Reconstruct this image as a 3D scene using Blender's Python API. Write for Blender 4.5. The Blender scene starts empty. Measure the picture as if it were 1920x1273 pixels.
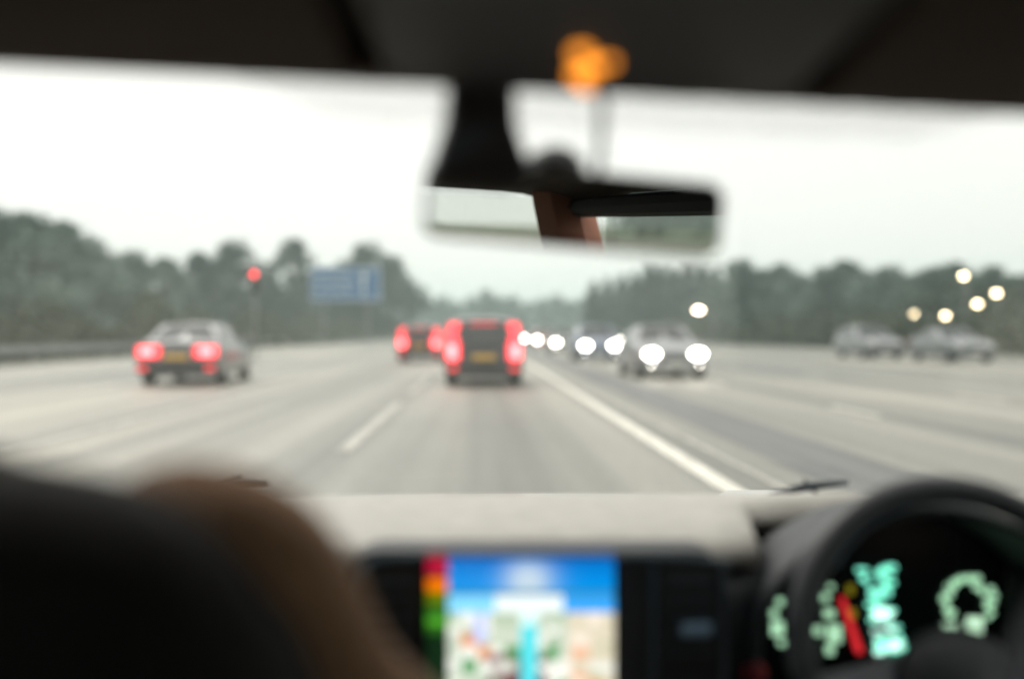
import bpy, bmesh, math, random
from mathutils import Vector, Matrix, Euler
R = math.radians
random.seed(7)
S = bpy.context.scene
COL = S.collection

# ------------------------------------------------------------------ camera
FPX = 1920 * 35 / 36.0
CAM = Vector((0, 0, 1.2))
cd = bpy.data.cameras.new('camera')
cd.lens = 35; cd.sensor_width = 36; cd.clip_start = 0.02; cd.clip_end = 3000
cam = bpy.data.objects.new('camera', cd); COL.objects.link(cam)
cam.location = CAM
cam.rotation_euler = Euler((R(90 - 0.35), 0, R(-1.84)))
cd.dof.use_dof = True
cd.dof.focus_distance = 2.4
cd.dof.aperture_fstop = 1.0
cd.dof.aperture_blades = 0
S.camera = cam
CR = cam.rotation_euler.to_matrix()

# ------------------------------------------------------------------ world, sun, exposure
SUN_EL, SUN_AZ = 48, -25        # overcast sky, soft sun ahead and to the left
w = bpy.data.worlds.new('World'); S.world = w; w.use_nodes = True
nt = w.node_tree; nt.nodes.clear()
out = nt.nodes.new('ShaderNodeOutputWorld'); bg = nt.nodes.new('ShaderNodeBackground')
sky = nt.nodes.new('ShaderNodeTexSky'); sky.sky_type = 'NISHITA'; sky.sun_disc = False
sky.sun_elevation = R(SUN_EL); sky.sun_rotation = R(SUN_AZ)
sky.air_density = 1; sky.dust_density = 6
hs = nt.nodes.new('ShaderNodeHueSaturation'); hs.inputs['Saturation'].default_value = 0.15
mx = nt.nodes.new('ShaderNodeMix'); mx.data_type = 'RGBA'; mx.inputs[0].default_value = 0.82
mx.inputs[7].default_value = (9.3, 9.1, 8.75, 1)      # the even cloud layer
nt.links.new(sky.outputs[0], hs.inputs['Color']); nt.links.new(hs.outputs[0], mx.inputs[6])
nt.links.new(mx.outputs[2], bg.inputs[0]); bg.inputs[1].default_value = 0.15
nt.links.new(bg.outputs[0], out.inputs[0])
sd = bpy.data.lights.new('sun', 'SUN'); sd.energy = 1.7; sd.angle = R(20); sd.color = (1, .96, .9)
sun = bpy.data.objects.new('sun', sd); COL.objects.link(sun)
a, e = R(SUN_AZ), R(SUN_EL)
tosun = Vector((math.sin(a) * math.cos(e), math.cos(a) * math.cos(e), math.sin(e)))
sun.rotation_euler = tosun.to_track_quat('Z', 'Y').to_euler()
S.view_settings.view_transform = 'Standard'; S.view_settings.look = 'None'
S.view_settings.exposure = 0; S.view_settings.gamma = 1
S.cycles.volume_bounces = 3; S.cycles.max_bounces = 8; S.cycles.transparent_max_bounces = 16
S.cycles.use_denoising = True
S.cycles.sample_clamp_indirect = 4


def W(px, py, Y):
    """photograph pixel (1920 wide) at the world distance Y ahead -> world point"""
    d = CR @ Vector(((px - 960) / FPX, -(py - 636.5) / FPX, -1))
    return CAM + d * (Y / d.y)


# ------------------------------------------------------------------ materials
MATS = {}


def mat(name, col, rough=.6, metal=0, spec=.5, noise=0, nscale=20, stretch=None, emit=None, estr=0, bump=0, coat=0, col2=None):
    if name in MATS: return MATS[name]
    m = bpy.data.materials.new(name); m.use_nodes = True; MATS[name] = m
    t = m.node_tree; b = t.nodes['Principled BSDF']
    b.inputs['Base Color'].default_value = (*col, 1); b.inputs['Roughness'].default_value = rough
    b.inputs['Metallic'].default_value = metal; b.inputs['Specular IOR Level'].default_value = spec
    b.inputs['Coat Weight'].default_value = coat
    if emit:
        b.inputs['Emission Color'].default_value = (*emit, 1); b.inputs['Emission Strength'].default_value = estr
    if noise or bump:
        tc = t.nodes.new('ShaderNodeTexCoord'); n = t.nodes.new('ShaderNodeTexNoise')
        n.inputs['Scale'].default_value = nscale; n.inputs['Detail'].default_value = 5
        src = tc.outputs['Object']
        if stretch:
            mp = t.nodes.new('ShaderNodeMapping'); mp.inputs['Scale'].default_value = stretch
            t.links.new(src, mp.inputs[0]); src = mp.outputs[0]
        t.links.new(src, n.inputs['Vector'])
        if noise:
            r = t.nodes.new('ShaderNodeValToRGB')
            r.color_ramp.elements[0].position = .3; r.color_ramp.elements[1].position = .7
            c2 = col2 or tuple(min(1, c * (1 + noise)) for c in col)
            r.color_ramp.elements[0].color = (*[c * (1 - noise) for c in col], 1)
            r.color_ramp.elements[1].color = (*c2, 1)
            t.links.new(n.outputs[0], r.inputs[0]); t.links.new(r.outputs[0], b.inputs['Base Color'])
        if bump:
            bp = t.nodes.new('ShaderNodeBump'); bp.inputs['Strength'].default_value = bump
            bp.inputs['Distance'].default_value = .01
            t.links.new(n.outputs[0], bp.inputs['Height']); t.links.new(bp.outputs[0], b.inputs['Normal'])
    return m


def emis(name, col, s):
    return mat(name, tuple(c * .5 for c in col), .3, emit=col, estr=s)


def pane(name, tint=(1, 1, 1), refl=.5):
    if name in MATS: return MATS[name]
    m = bpy.data.materials.new(name); m.use_nodes = True; MATS[name] = m
    t = m.node_tree; t.nodes.clear()
    o = t.nodes.new('ShaderNodeOutputMaterial'); mi = t.nodes.new('ShaderNodeMixShader')
    tr = t.nodes.new('ShaderNodeBsdfTransparent'); tr.inputs[0].default_value = (*tint, 1)
    g = t.nodes.new('ShaderNodeBsdfGlossy'); g.inputs['Roughness'].default_value = .02
    f = t.nodes.new('ShaderNodeFresnel'); f.inputs[0].default_value = 1.45
    k = t.nodes.new('ShaderNodeMath'); k.operation = 'MULTIPLY'; k.inputs[1].default_value = refl
    t.links.new(f.outputs[0], k.inputs[0]); t.links.new(k.outputs[0], mi.inputs[0])
    t.links.new(tr.outputs[0], mi.inputs[1]); t.links.new(g.outputs[0], mi.inputs[2])
    t.links.new(mi.outputs[0], o.inputs[0])
    return m


# ------------------------------------------------------------------ mesh helpers
class MB:
    def __init__(s): s.bm = bmesh.new()

    def box(s, lo, hi, bev=0, seg=2, M=None):
        c = [(l + h) / 2 for l, h in zip(lo, hi)]; d = [abs(h - l) for l, h in zip(lo, hi)]
        r = bmesh.ops.create_cube(s.bm, size=1, matrix=Matrix.Translation(c) @ Matrix.Diagonal((*d, 1)))
        vs = r['verts']
        if bev:
            es = list({e for v in vs for e in v.link_edges})
            rr = bmesh.ops.bevel(s.bm, geom=es, offset=bev, segments=seg, affect='EDGES', profile=.5)
            vs = rr['verts']
        if M is not None: bmesh.ops.transform(s.bm, matrix=M, verts=list(set(vs)))
        return s

    def cyl(s, p0, p1, r0, r1=None, n=16):
        p0, p1 = Vector(p0), Vector(p1); r1 = r0 if r1 is None else r1
        d = p1 - p0; q = d.to_track_quat('Z', 'Y').to_matrix().to_4x4()
        bmesh.ops.create_cone(s.bm, cap_ends=True, segments=n, radius1=r0, radius2=r1, depth=d.length,
                              matrix=Matrix.Translation((p0 + p1) / 2) @ q)
        return s

    def sph(s, c, r, sc=(1, 1, 1), n=16):
        bmesh.ops.create_uvsphere(s.bm, u_segments=n, v_segments=n // 2 + 2, radius=r,
                                  matrix=Matrix.Translation(c) @ Matrix.Diagonal((*sc, 1)))
        return s

    def tube(s, pts, rad, n=10, closed=False):
        pts = [Vector(p) for p in pts]; N = len(pts)
        rad = rad if isinstance(rad, (list, tuple)) else [rad] * N
        rings = []
        up = Vector((0, 0, 1))
        for i, p in enumerate(pts):
            if closed: t = pts[(i + 1) % N] - pts[i - 1]
            else: t = pts[min(i + 1, N - 1)] - pts[max(i - 1, 0)]
            t.normalize()
            u = t.cross(up)
            if u.length < .1: u = t.cross(Vector((0, 1, 0)))
            u.normalize(); v = t.cross(u).normalized()
            rings.append([s.bm.verts.new(p + (u * math.cos(a) + v * math.sin(a)) * rad[i])
                          for a in [2 * math.pi * k / n for k in range(n)]])
        for i in range(N if closed else N - 1):
            A, B = rings[i], rings[(i + 1) % N]
            for k in range(n): s.bm.faces.new((A[k], A[(k + 1) % n], B[(k + 1) % n], B[k]))
        if not closed:
            s.bm.faces.new(rings[0][::-1]); s.bm.faces.new(rings[-1])
        return s

    def grid(s, rows, thick=None):
        """rows of points -> sheet, with thick a closed slab (offset vector)"""
        V = [[s.bm.verts.new(p) for p in r] for r in rows]
        for i in range(len(V) - 1):
            for j in range(len(V[0]) - 1):
                s.bm.faces.new((V[i][j], V[i][j + 1], V[i + 1][j + 1], V[i + 1][j]))
        if thick is not None:
            T = Vector(thick)
            U = [[s.bm.verts.new(Vector(p) + T) for p in r] for r in rows]
            n, m = len(V), len(V[0])
            for i in range(n - 1):
                for j in range(m - 1):
                    s.bm.faces.new((U[i][j], U[i + 1][j], U[i + 1][j + 1], U[i][j + 1]))
            ring = [(0, j) for j in range(m)] + [(i, m - 1) for i in range(1, n)] + \
                   [(n - 1, j) for j in range(m - 2, -1, -1)] + [(i, 0) for i in range(n - 2, 0, -1)]
            for k in range(len(ring)):
                a, b = ring[k], ring[(k + 1) % len(ring)]
                s.bm.faces.new((V[a[0]][a[1]], U[a[0]][a[1]], U[b[0]][b[1]], V[b[0]][b[1]]))
        return s

    def prism(s, poly, t):
        """closed 3-D polygon extruded by vector t"""
        t = Vector(t)
        A = [s.bm.verts.new(p) for p in poly]; B = [s.bm.verts.new(Vector(p) + t) for p in poly]
        n = len(poly)
        s.bm.faces.new(A); s.bm.faces.new(B[::-1])
        for i in range(n): s.bm.faces.new((A[i], B[i], B[(i + 1) % n], A[(i + 1) % n]))
        return s

    def build(s, name, m, parent=None, smooth=False, sub=0, bev=0):
        bmesh.ops.recalc_face_normals(s.bm, faces=s.bm.faces)
        me = bpy.data.meshes.new(name); s.bm.to_mesh(me); s.bm.free()
        me.materials.append(m)
        o = bpy.data.objects.new(name, me); COL.objects.link(o)
        if smooth:
            for p in me.polygons: p.use_smooth = True
        if bev:
            b = o.modifiers.new('bevel', 'BEVEL'); b.width = bev; b.segments = 3; b.limit_method = 'ANGLE'
        if sub:
            q = o.modifiers.new('sub', 'SUBSURF'); q.levels = sub; q.render_levels = sub
        if parent:
            o.parent = parent
            o.matrix_parent_inverse = Matrix.Identity(4)
            if parent.get('_abs'): pass
        return o


def tag(o, label=None, cat=None, group=None, kind=None):
    if label: o['label'] = label
    if cat: o['category'] = cat
    if group: o['group'] = group
    if kind: o['kind'] = kind
    return o


def empty(name, loc=(0, 0, 0), rz=0):
    o = bpy.data.objects.new(name, None); COL.objects.link(o)
    o.location = loc; o.rotation_euler = (0, 0, rz); o.empty_display_size = .3
    return o


def copy_tree(o, parent=None):
    kids = [c for c in COL.objects if c.parent == o]
    c = o.copy(); COL.objects.link(c); c.parent = parent
    for k in kids: copy_tree(k, c)
    return c


def smooth01(x): x = max(0, min(1, x)); return x * x * (3 - 2 * x)


def curve(pts, n):
    """Catmull-Rom through points"""
    P = [Vector(p) for p in pts]; P = [P[0] * 2 - P[1]] + P + [P[-1] * 2 - P[-2]]
    o = []
    for i in range(1, len(P) - 2):
        for k in range(n):
            t = k / n; a, b, c, d = P[i - 1:i + 3]
            o.append(.5 * (2 * b + (c - a) * t + (2 * a - 5 * b + 4 * c - d) * t * t + (3 * b - a - 3 * c + d) * t ** 3))
    o.append(P[-2]); return o


# ------------------------------------------------------------------ ground, road, markings
grass = mat('grass_ground', (.13, .16, .10), .95, noise=.35, nscale=.35, col2=(.2, .2, .13))
MB().grid([[(-900, -500, 0), (900, -500, 0)], [(-900, 1500, 0), (900, 1500, 0)]]).build('ground', grass)['kind'] = 'structure'

asph = bpy.data.materials.new('asphalt'); asph.use_nodes = True
t = asph.node_tree; b = t.nodes['Principled BSDF']; b.inputs['Roughness'].default_value = .62
tc = t.nodes.new('ShaderNodeTexCoord')
def nz(scale, st, det=4):
    mp = t.nodes.new('ShaderNodeMapping'); mp.inputs['Scale'].default_value = st
    n = t.nodes.new('ShaderNodeTexNoise'); n.inputs['Scale'].default_value = scale; n.inputs['Detail'].default_value = det
    t.links.new(tc.outputs['Object'], mp.inputs[0]); t.links.new(mp.outputs[0], n.inputs[0]); return n
def ramp(n, c0, c1, p0=.35, p1=.65):
    r = t.nodes.new('ShaderNodeValToRGB'); r.color_ramp.elements[0].position = p0; r.color_ramp.elements[1].position = p1
    r.color_ramp.elements[0].color = (*c0, 1); r.color_ramp.elements[1].color = (*c1, 1)
    t.links.new(n.outputs[0], r.inputs[0]); return r
def mixc(a, b2, f, mode='MULTIPLY'):
    m = t.nodes.new('ShaderNodeMix'); m.data_type = 'RGBA'; m.blend_type = mode; m.inputs[0].default_value = f
    t.links.new(a.outputs[0], m.inputs[6]); t.links.new(b2.outputs[0], m.inputs[7])
    class X: outputs = [m.outputs[2]]
    return X
base = ramp(nz(1, (1.1, .012, 1)), (.15, .154, .14), (.36, .35, .305))       # tyre tracks and lane wear run along the road
patch = ramp(nz(.12, (1, .35, 1)), (.62, .65, .68), (1.22, 1.18, 1.12))
fine = ramp(nz(14, (1, 1, 1), 8), (.75, .75, .75), (1.2, 1.2, 1.2))
c = mixc(mixc(base, patch, .9), fine, .5)
t.links.new(c.outputs[0], b.inputs['Base Color'])
MB().grid([[(-16.5, -80, .012), (24.5, -80, .012)], [(-16.5, 345, .012), (24.5, 345, .012)]]).build('road', asph)['kind'] = 'structure'
tarseam = mat('newer_tarmac', (.13, .135, .135), .7, noise=.25, nscale=2, stretch=(3, .1, 1))
MB().grid([[(2.75, -80, .016), (3.7, -80, .016)], [(2.75, 345, .016), (3.7, 345, .016)]]).build('road_surface_strip', tarseam)['kind'] = 'structure'
paint = mat('road_paint', (.72, .70, .62), .7, noise=.22, nscale=3, stretch=(6, .6, 1))


paint2 = mat('worn_road_paint', (.44, .43, .385), .75, noise=.35, nscale=3, stretch=(6, .6, 1))


def line(x, wd, y0, y1, dash=None, m_=None, name='road_marking'):
    m = MB()
    if dash is None:
        m.grid([[(x - wd / 2, y0, .02), (x + wd / 2, y0, .02)], [(x - wd / 2, y1, .02), (x + wd / 2, y1, .02)]])
    else:
        y = y0
        while y < y1:
            m.grid([[(x - wd / 2, y, .02), (x + wd / 2, y, .02)], [(x - wd / 2, y + dash[0], .02), (x + wd / 2, y + dash[0], .02)]])
            y += dash[0] + dash[1]
    o = m.build(name, m_ or paint); o['kind'] = 'structure'


line(1.9, .18, -60, 345); line(2.32, .07, -60, 345, m_=paint2)
line(-1.38, .15, -60, 340, (7, 3), paint2); line(-4.75, .16, -60, 345, m_=paint2)
line(-8.3, .13, -60, 340, (2, 7)); line(-12.2, .13, -60, 345)
line(5.7, .12, -58, 340, (2, 7)); line(9.2, .12, -55, 340, (2, 7)); line(12.9, .16, -60, 345)

# kerbs
kerbm = mat('kerb_concrete', (.38, .37, .34), .85, noise=.2, nscale=1.5)
for x in (-16.65, 24.65):
    k = MB().box((x - .14, -80, 0), (x + .14, 345, .13), .02).build('kerb', kerbm); k['kind'] = 'structure'

# ------------------------------------------------------------------ trees
bark = mat('bark', (.09, .075, .06), .95, noise=.4, nscale=3, stretch=(3, 3, .6))


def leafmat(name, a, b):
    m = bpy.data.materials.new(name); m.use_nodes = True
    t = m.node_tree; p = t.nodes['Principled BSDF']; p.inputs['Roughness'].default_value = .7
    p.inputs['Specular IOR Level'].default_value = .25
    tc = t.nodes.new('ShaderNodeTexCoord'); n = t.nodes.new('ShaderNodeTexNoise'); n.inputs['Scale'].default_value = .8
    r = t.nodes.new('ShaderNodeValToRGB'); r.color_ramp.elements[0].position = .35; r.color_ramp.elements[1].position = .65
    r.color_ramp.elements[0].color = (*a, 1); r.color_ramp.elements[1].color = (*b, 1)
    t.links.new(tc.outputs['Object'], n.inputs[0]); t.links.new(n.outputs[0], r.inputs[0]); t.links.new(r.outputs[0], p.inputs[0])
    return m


LM = {'pale': leafmat('veiled_leaves', (.14, .195, .17), (.24, .30, .25)),  # the pale veil over these trees is put into the leaf colour
      'round': leafmat('leaves', (.012, .036, .032), (.034, .072, .058)),
      'conifer': leafmat('needles', (.010, .034, .032), (.028, .062, .054)),
      'scrub': leafmat('scrub_leaves', (.06, .07, .05), (.12, .13, .085))}


def leaf(bm, c, s, rnd):
    n = Vector((rnd.gauss(0, 1), rnd.gauss(0, 1), rnd.gauss(0, 1) + .3)).normalized()
    u = n.orthogonal().normalized(); u = Matrix.Rotation(rnd.random() * 6.28, 3, n) @ u; v = n.cross(u)
    a = s * rnd.uniform(.6, 1.2); b = a * rnd.uniform(.45, .8)
    bm.faces.new([bm.verts.new(c + u * a), bm.verts.new(c + v * b + n * a * .15), bm.verts.new(c - u * a), bm.verts.new(c - v * b + n * a * .15)])


def tree_meshes(kind, seed):
    """unit tree 10 m high"""
    rnd = random.Random(seed); H = 10
    tr, cr = MB(), MB()
    if kind == 'round':
        hw = rnd.uniform(2.9, 3.6)
        tr.tube([(0, 0, -.2), (.05, 0, 2), (-.1, .1, 5), (.1, 0, 7.5)], [.3, .24, .16, .06], 8)
        clumps = []
        for i in range(46):
            a = rnd.uniform(0, 6.28); zz = rnd.uniform(.12, .93)
            rr = hw * math.sin(math.pi * min(1, zz ** .75 * .92 + .1)) * rnd.uniform(.35, 1.0)
            clumps.append((Vector((math.cos(a) * rr, math.sin(a) * rr, H * zz)), rnd.uniform(.7, 1.35) * (1.15 - .5 * zz)))
        clumps += [(Vector((rnd.uniform(-.6, .6), rnd.uniform(-.6, .6), H * z)), 1.1) for z in (.3, .45, .6, .75, .88)]
        for k in range(7):
            c = clumps[rnd.randrange(46)][0]
            tr.tube([(0, 0, c.z * .45), Vector((c.x * .5, c.y * .5, c.z * .8)), c], [.13, .08, .03], 5)
        for c, r in clumps:
            for k in range(int(105 * r)):
                d = Vector((rnd.gauss(0, 1), rnd.gauss(0, 1), rnd.gauss(0, .8))).normalized() * r * rnd.random() ** .4
                leaf(cr.bm, c + d, .2, rnd)
    elif kind == 'conifer':
        tr.tube([(0, 0, -.2), (0, 0, 5), (0, 0, 9.8)], [.2, .12, .02], 7)
        for L in range(30):
            z = 1 + 8.8 * L / 30; rad = (1 - z / 10.3) * rnd.uniform(1.9, 2.4) + .1
            for k in range(11):
                a = rnd.uniform(0, 6.28); ln = rad * rnd.uniform(.7, 1.1)
                if k % 3 == 0: tr.tube([(0, 0, z), (math.cos(a) * ln * .8, math.sin(a) * ln * .8, z - ln * .25)], [.04, .01], 4)
                for q in range(11):
                    f = (q + rnd.random()) / 11
                    leaf(cr.bm, Vector((math.cos(a) * ln * f, math.sin(a) * ln * f, z - ln * .3 * f + rnd.uniform(-.15, .15))), .17, rnd)
    tm = tr.build('trunk', bark); cm = cr.build('crown', LM[kind])
    a, b = tm.data, cm.data
    bpy.data.objects.remove(tm); bpy.data.objects.remove(cm)
    return a, b


VAR = {'round': [tree_meshes('round', s) for s in (1, 2, 3, 4)], 'conifer': [tree_meshes('conifer', s) for s in (5, 6, 7)]}
ORD = ['first', 'second', 'third', 'fourth', 'fifth', 'sixth', 'seventh', 'eighth', 'ninth', 'tenth', 'eleventh', 'twelfth',
       'thirteenth', 'fourteenth', 'fifteenth', 'sixteenth', 'seventeenth', 'eighteenth', 'nineteenth', 'twentieth']
tn = 0


def tree(kind, px, Y, top, label, group, wide=1.0, world=None, pale=False):
    global tn; tn += 1
    rnd = random.Random(tn * 13)
    p = W(px, 625, Y); H = CAM.z + (625 - top) / FPX * Y
    if world: p = Vector((world[0], world[1], 0)); H = world[2]
    o = empty('pine_tree' if kind == 'conifer' else 'broadleaf_tree', (p.x, p.y, 0), rnd.uniform(0, 6.28))
    s = H / 10.0; o.scale = (s * wide, s * wide, s)
    tag(o, label, 'tree', group)
    a, b = VAR[kind][tn % len(VAR[kind])]
    for n, me in (('trunk', a), ('crown', b)):
        c = bpy.data.objects.new(n, me); COL.objects.link(c); c.parent = o
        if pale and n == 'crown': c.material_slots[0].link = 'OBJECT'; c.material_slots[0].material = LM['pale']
    return o


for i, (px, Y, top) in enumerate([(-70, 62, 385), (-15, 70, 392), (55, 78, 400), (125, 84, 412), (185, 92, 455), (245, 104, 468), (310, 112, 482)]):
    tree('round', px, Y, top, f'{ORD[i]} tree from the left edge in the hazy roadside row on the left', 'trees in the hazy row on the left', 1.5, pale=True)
for px, Y, top, lab, wd in [(375, 128, 470, 'rounded tree left of the tall crown behind the red traffic signal', 1.1),
                            (437, 140, 445, 'tall dark tree crown rising behind the red traffic signal', 1.0),
                            (505, 168, 505, 'lower tree filling the dip between two tall left crowns', 1.15),
                            (552, 158, 446, 'narrow tall dark crown just left of the blue road sign', .8),
                            (625, 200, 502, 'low tree behind the blue road sign', 1.2),
                            (688, 172, 448, 'tall dark tree with a pointed top right of the blue road sign', .95),
                            (738, 205, 478, 'rounded dark tree at the right end of the left wood', 1.15)]:
    tree('round', px, Y, top, lab, 'big trees of the left wood', wd * 1.3)
for i, px in enumerate(range(775, 1105, 27)):
    tree('round', px, 350 + (i * 37) % 60, 548 + (i * 29) % 18 - (8 if i in (5, 6) else 0), f'{ORD[i]} tree from the left in the pale distant line where the road vanishes',
         'pale distant trees where the road vanishes', 1.3)
for i, px in enumerate([1112, 1138, 1165, 1190, 1216, 1240, 1264, 1290, 1316, 1342]):
    tree('conifer', px, 165 + (i * 31) % 40 - i * 3, 522 - min(i, 4) * 10 + (i * 17) % 13, f'{ORD[i]} pointed dark conifer from the left in the right-hand wood',
         'pointed conifers of the right-hand wood', 1.7)
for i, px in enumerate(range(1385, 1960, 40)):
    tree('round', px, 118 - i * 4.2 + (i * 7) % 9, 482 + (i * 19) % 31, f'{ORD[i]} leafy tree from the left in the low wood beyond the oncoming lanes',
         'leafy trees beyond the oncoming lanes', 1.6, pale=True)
for i, (x, y, h) in enumerate([(29, -56, 12), (34, -60, 13), (31, -68, 11), (36, -74, 14), (30, -82, 12), (35, -92, 13)]):
    tree('round', 0, 0, 0, 'leafy roadside tree behind the car, seen only in the rear-view mirror', 'trees seen in the mirror', 1.2, world=(x, y, h))


def scrub(y0, y1, xf, wd, h, seed):
    rnd = random.Random(seed); m = MB()
    for i in range(26000):
        y = y0 + (y1 - y0) * rnd.random() ** 1.5
        x = xf(y) + rnd.uniform(-wd, wd)
        hh = h * (.6 + .4 * math.sin(y * .35 + x) * math.sin(y * .13)) * (1 - (abs(x - xf(y)) / wd) ** 2 * .6)
        leaf(m.bm, Vector((x, y, rnd.random() ** .7 * hh)), .16 + y * .0016, rnd)
    return m.build('undergrowth', LM['scrub'])


tag(scrub(28, 330, lambda y: -21 - max(0, 60 - y) * .02, 3.6, 4.2, 1), 'mixed bushes and undergrowth along the left verge', 'undergrowth', kind='stuff')
tag(scrub(22, 330, lambda y: 29 + min(y, 120) * .02, 3.8, 4.5, 2), 'mixed bushes and undergrowth along the right verge', 'undergrowth', kind='stuff')

# steel crash barrier on the left
steel = mat('galvanised_steel', (.28, .29, .29), .5, metal=.6, noise=.2, nscale=2)
gb = empty('crash_barrier', (-17.6, 20, 0)); tag(gb, 'grey steel crash barrier along the left verge in front of the bushes', 'barrier')
prof = [(0, .42), (.05, .47), (0, .56), (.05, .65), (0, .72)]
MB().grid([[(x, y, z) for x, z in prof] for y in range(0, 281, 4)], (-.004, 0, 0)).build('rail', steel, gb)
for y in range(0, 281, 4):
    MB().box((-.14, y - .04, 0), (-.02, y + .04, .66)).build('post', steel, gb)

# ------------------------------------------------------------------ road sign, signal, lamps
blue = mat('sign_blue', (.05, .17, .36), .5, noise=.1, nscale=.6)
white = mat('sign_white', (.75, .77, .75), .5)
p = W(648, 532, 96)
sg = empty('road_sign', (p.x, 96, 0)); tag(sg, 'large blue motorway direction sign with white border on two posts by the left verge', 'sign')
zc = p.z
for dx in (-2.1, 2.1): MB().cyl((dx, .12, -.2), (dx, .12, zc + 1.5), .09).build('post', steel, sg)
MB().box((-3.4, -.03, zc - 1.65), (3.4, .03, zc + 1.65), .02).build('panel', blue, sg)
m = MB()
for lo, hi in (((-3.3, zc - 1.55), (3.3, zc - 1.45)), ((-3.3, zc + 1.45), (3.3, zc + 1.55)), ((-3.3, zc - 1.45), (-3.2, zc + 1.45)), ((3.2, zc - 1.45), (3.3, zc + 1.45))):
    m.box((lo[0], -.045, lo[1]), (hi[0], -.032, hi[1]))
m.build('border', white, sg)
rnd = random.Random(3)
MB().prism([(1.6, -.045, zc - 1.1), (1.85, -.045, zc - 1.1), (1.85, -.045, zc + .6), (2.2, -.045, zc + .6), (1.725, -.045, zc + 1.15), (1.25, -.045, zc + .6), (1.6, -.045, zc + .6)], (0, .013, 0)).build('arrow', white, sg)
for r in range(3):
    x = -2.8
    while x < .6 + (r % 2) * .4:
        wq = rnd.uniform(.22, .34); hq = rnd.uniform(.34, .46); z0 = zc + .55 - r * .75
        MB().prism([(x, -.045, z0), (x + .08, -.045, z0), (x + .08, -.045, z0 + hq - .08), (x + wq, -.045, z0 + hq - .08), (x + wq, -.045, z0 + hq), (x, -.045, z0 + hq)], (0, .013, 0)).build('letter', white, sg)
        x += wq + .1

black = mat('black_plastic', (.02, .021, .022), .45)
p = W(478, 520, 46)
ts = empty('traffic_signal', (p.x, 46, 0)); tag(ts, 'traffic signal on a slim post showing red at the left roadside', 'traffic signal')
MB().cyl((0, 0, -.1), (0, 0, p.z + .2), .055).build('post', steel, ts)
MB().box((-.17, -.16, p.z - .75), (.17, -.06, p.z + .32), .03).build('housing', black, ts)
for k, (mn, c, s) in enumerate((('red', (1, .06, .07), 7), ('amber', (.10, .05, .01), 0), ('green', (.01, .06, .03), 0))):
    z = p.z + .13 - k * .33
    MB().cyl((0, -.165, z), (0, -.195, z), .12, .115, 20).build('lamp_lens', emis('signal_' + mn, c, s) if s else mat('signal_' + mn, c, .2), ts)
    MB().grid([[(math.cos(a) * .14, -.165, z + math.sin(a) * .14) for a in [R(-20 + 220 * q / 12) for q in range(13)]],
               [(math.cos(a) * .14, -.33, z + math.sin(a) * .14) for a in [R(-20 + 220 * q / 12) for q in range(13)]]], (0, 0, .008)).build('visor', black, ts)

warm = emis('lamp_warm', (1, .78, .6), 40)


def lamp_post(px, py, Y, label, cat='street lamp', h=None, m=warm, group=None, arm=-1.2, sz=1.0):
    p = W(px, py, Y); o = empty('street_lamp', (p.x - arm * sz, Y, 0)); tag(o, label, cat, group)
    z = p.z + .1
    MB().tube([(0, 0, -.1), (0, 0, z - .2), (0, 0, z + .15), (arm * .3 * sz, 0, z + .3), (arm * sz * .8, 0, z + .28)], [.08, .06, .05, .045, .04], 8).build('pole', steel, o)
    MB().box((arm * sz - .35 * sz, -.14, z + .06), (arm * sz + .35 * sz, .14, z + .3), .05).build('lamp_head', black, o)
    MB().box((arm * sz - .28 * sz, -.17, z - .12), (arm * sz + .28 * sz, .11, z + .05), .05).build('lamp_glass', m, o)
    return o


lamp_post(1310, 583, 84, 'lit street lamp with a pinkish glow on the right verge before the conifers')
ylamp = emis('lamp_yellow', (1, .8, .5), 22)
for i, (px, py, Y, wd) in enumerate([(1712, 590, 66, 'lowest'), (1772, 594, 61, 'second'), (1832, 572, 57, 'third'), (1868, 552, 56, 'fourth'), (1806, 520, 58, 'highest')]):
    lamp_post(px, py, Y, f'{"lowest and leftmost" if i == 0 else wd if i < 4 else "highest"} of the small yellow path lamps glimmering among the right-hand trees' if i in (0, 4)
              else f'small yellow path lamp among the right-hand trees, {wd} from the left along the rise', 'street lamp', m=ylamp, group='small yellow lamps in the right-hand trees', arm=-.35, sz=.45)

# ------------------------------------------------------------------ vehicles
glass_dark = mat('car_glass', (.02, .025, .028), .08, spec=.8)
tyre = mat('tyre_rubber', (.018, .018, .018), .85)
rim_m = mat('alloy_rim', (.35, .36, .37), .35, metal=.8)
red_on = emis('brake_lamp_lit', (1, .04, .055), 2.8)
red_core = emis('brake_lamp_core', (1, .11, .12), 9)
red_soft = emis('tail_lamp_lit', (1, .05, .06), 1.6)
head_on = emis('headlamp_lit', (1, .93, .84), 34)
chrome = mat('chrome', (.6, .6, .6), .15, metal=1)
plate_y = mat('plate_yellow', (.7, .42, .08), .5)
plate_w = mat('plate_white', (.7, .7, .66), .5)
under = mat('underbody', (.012, .012, .012), .9)


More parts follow.
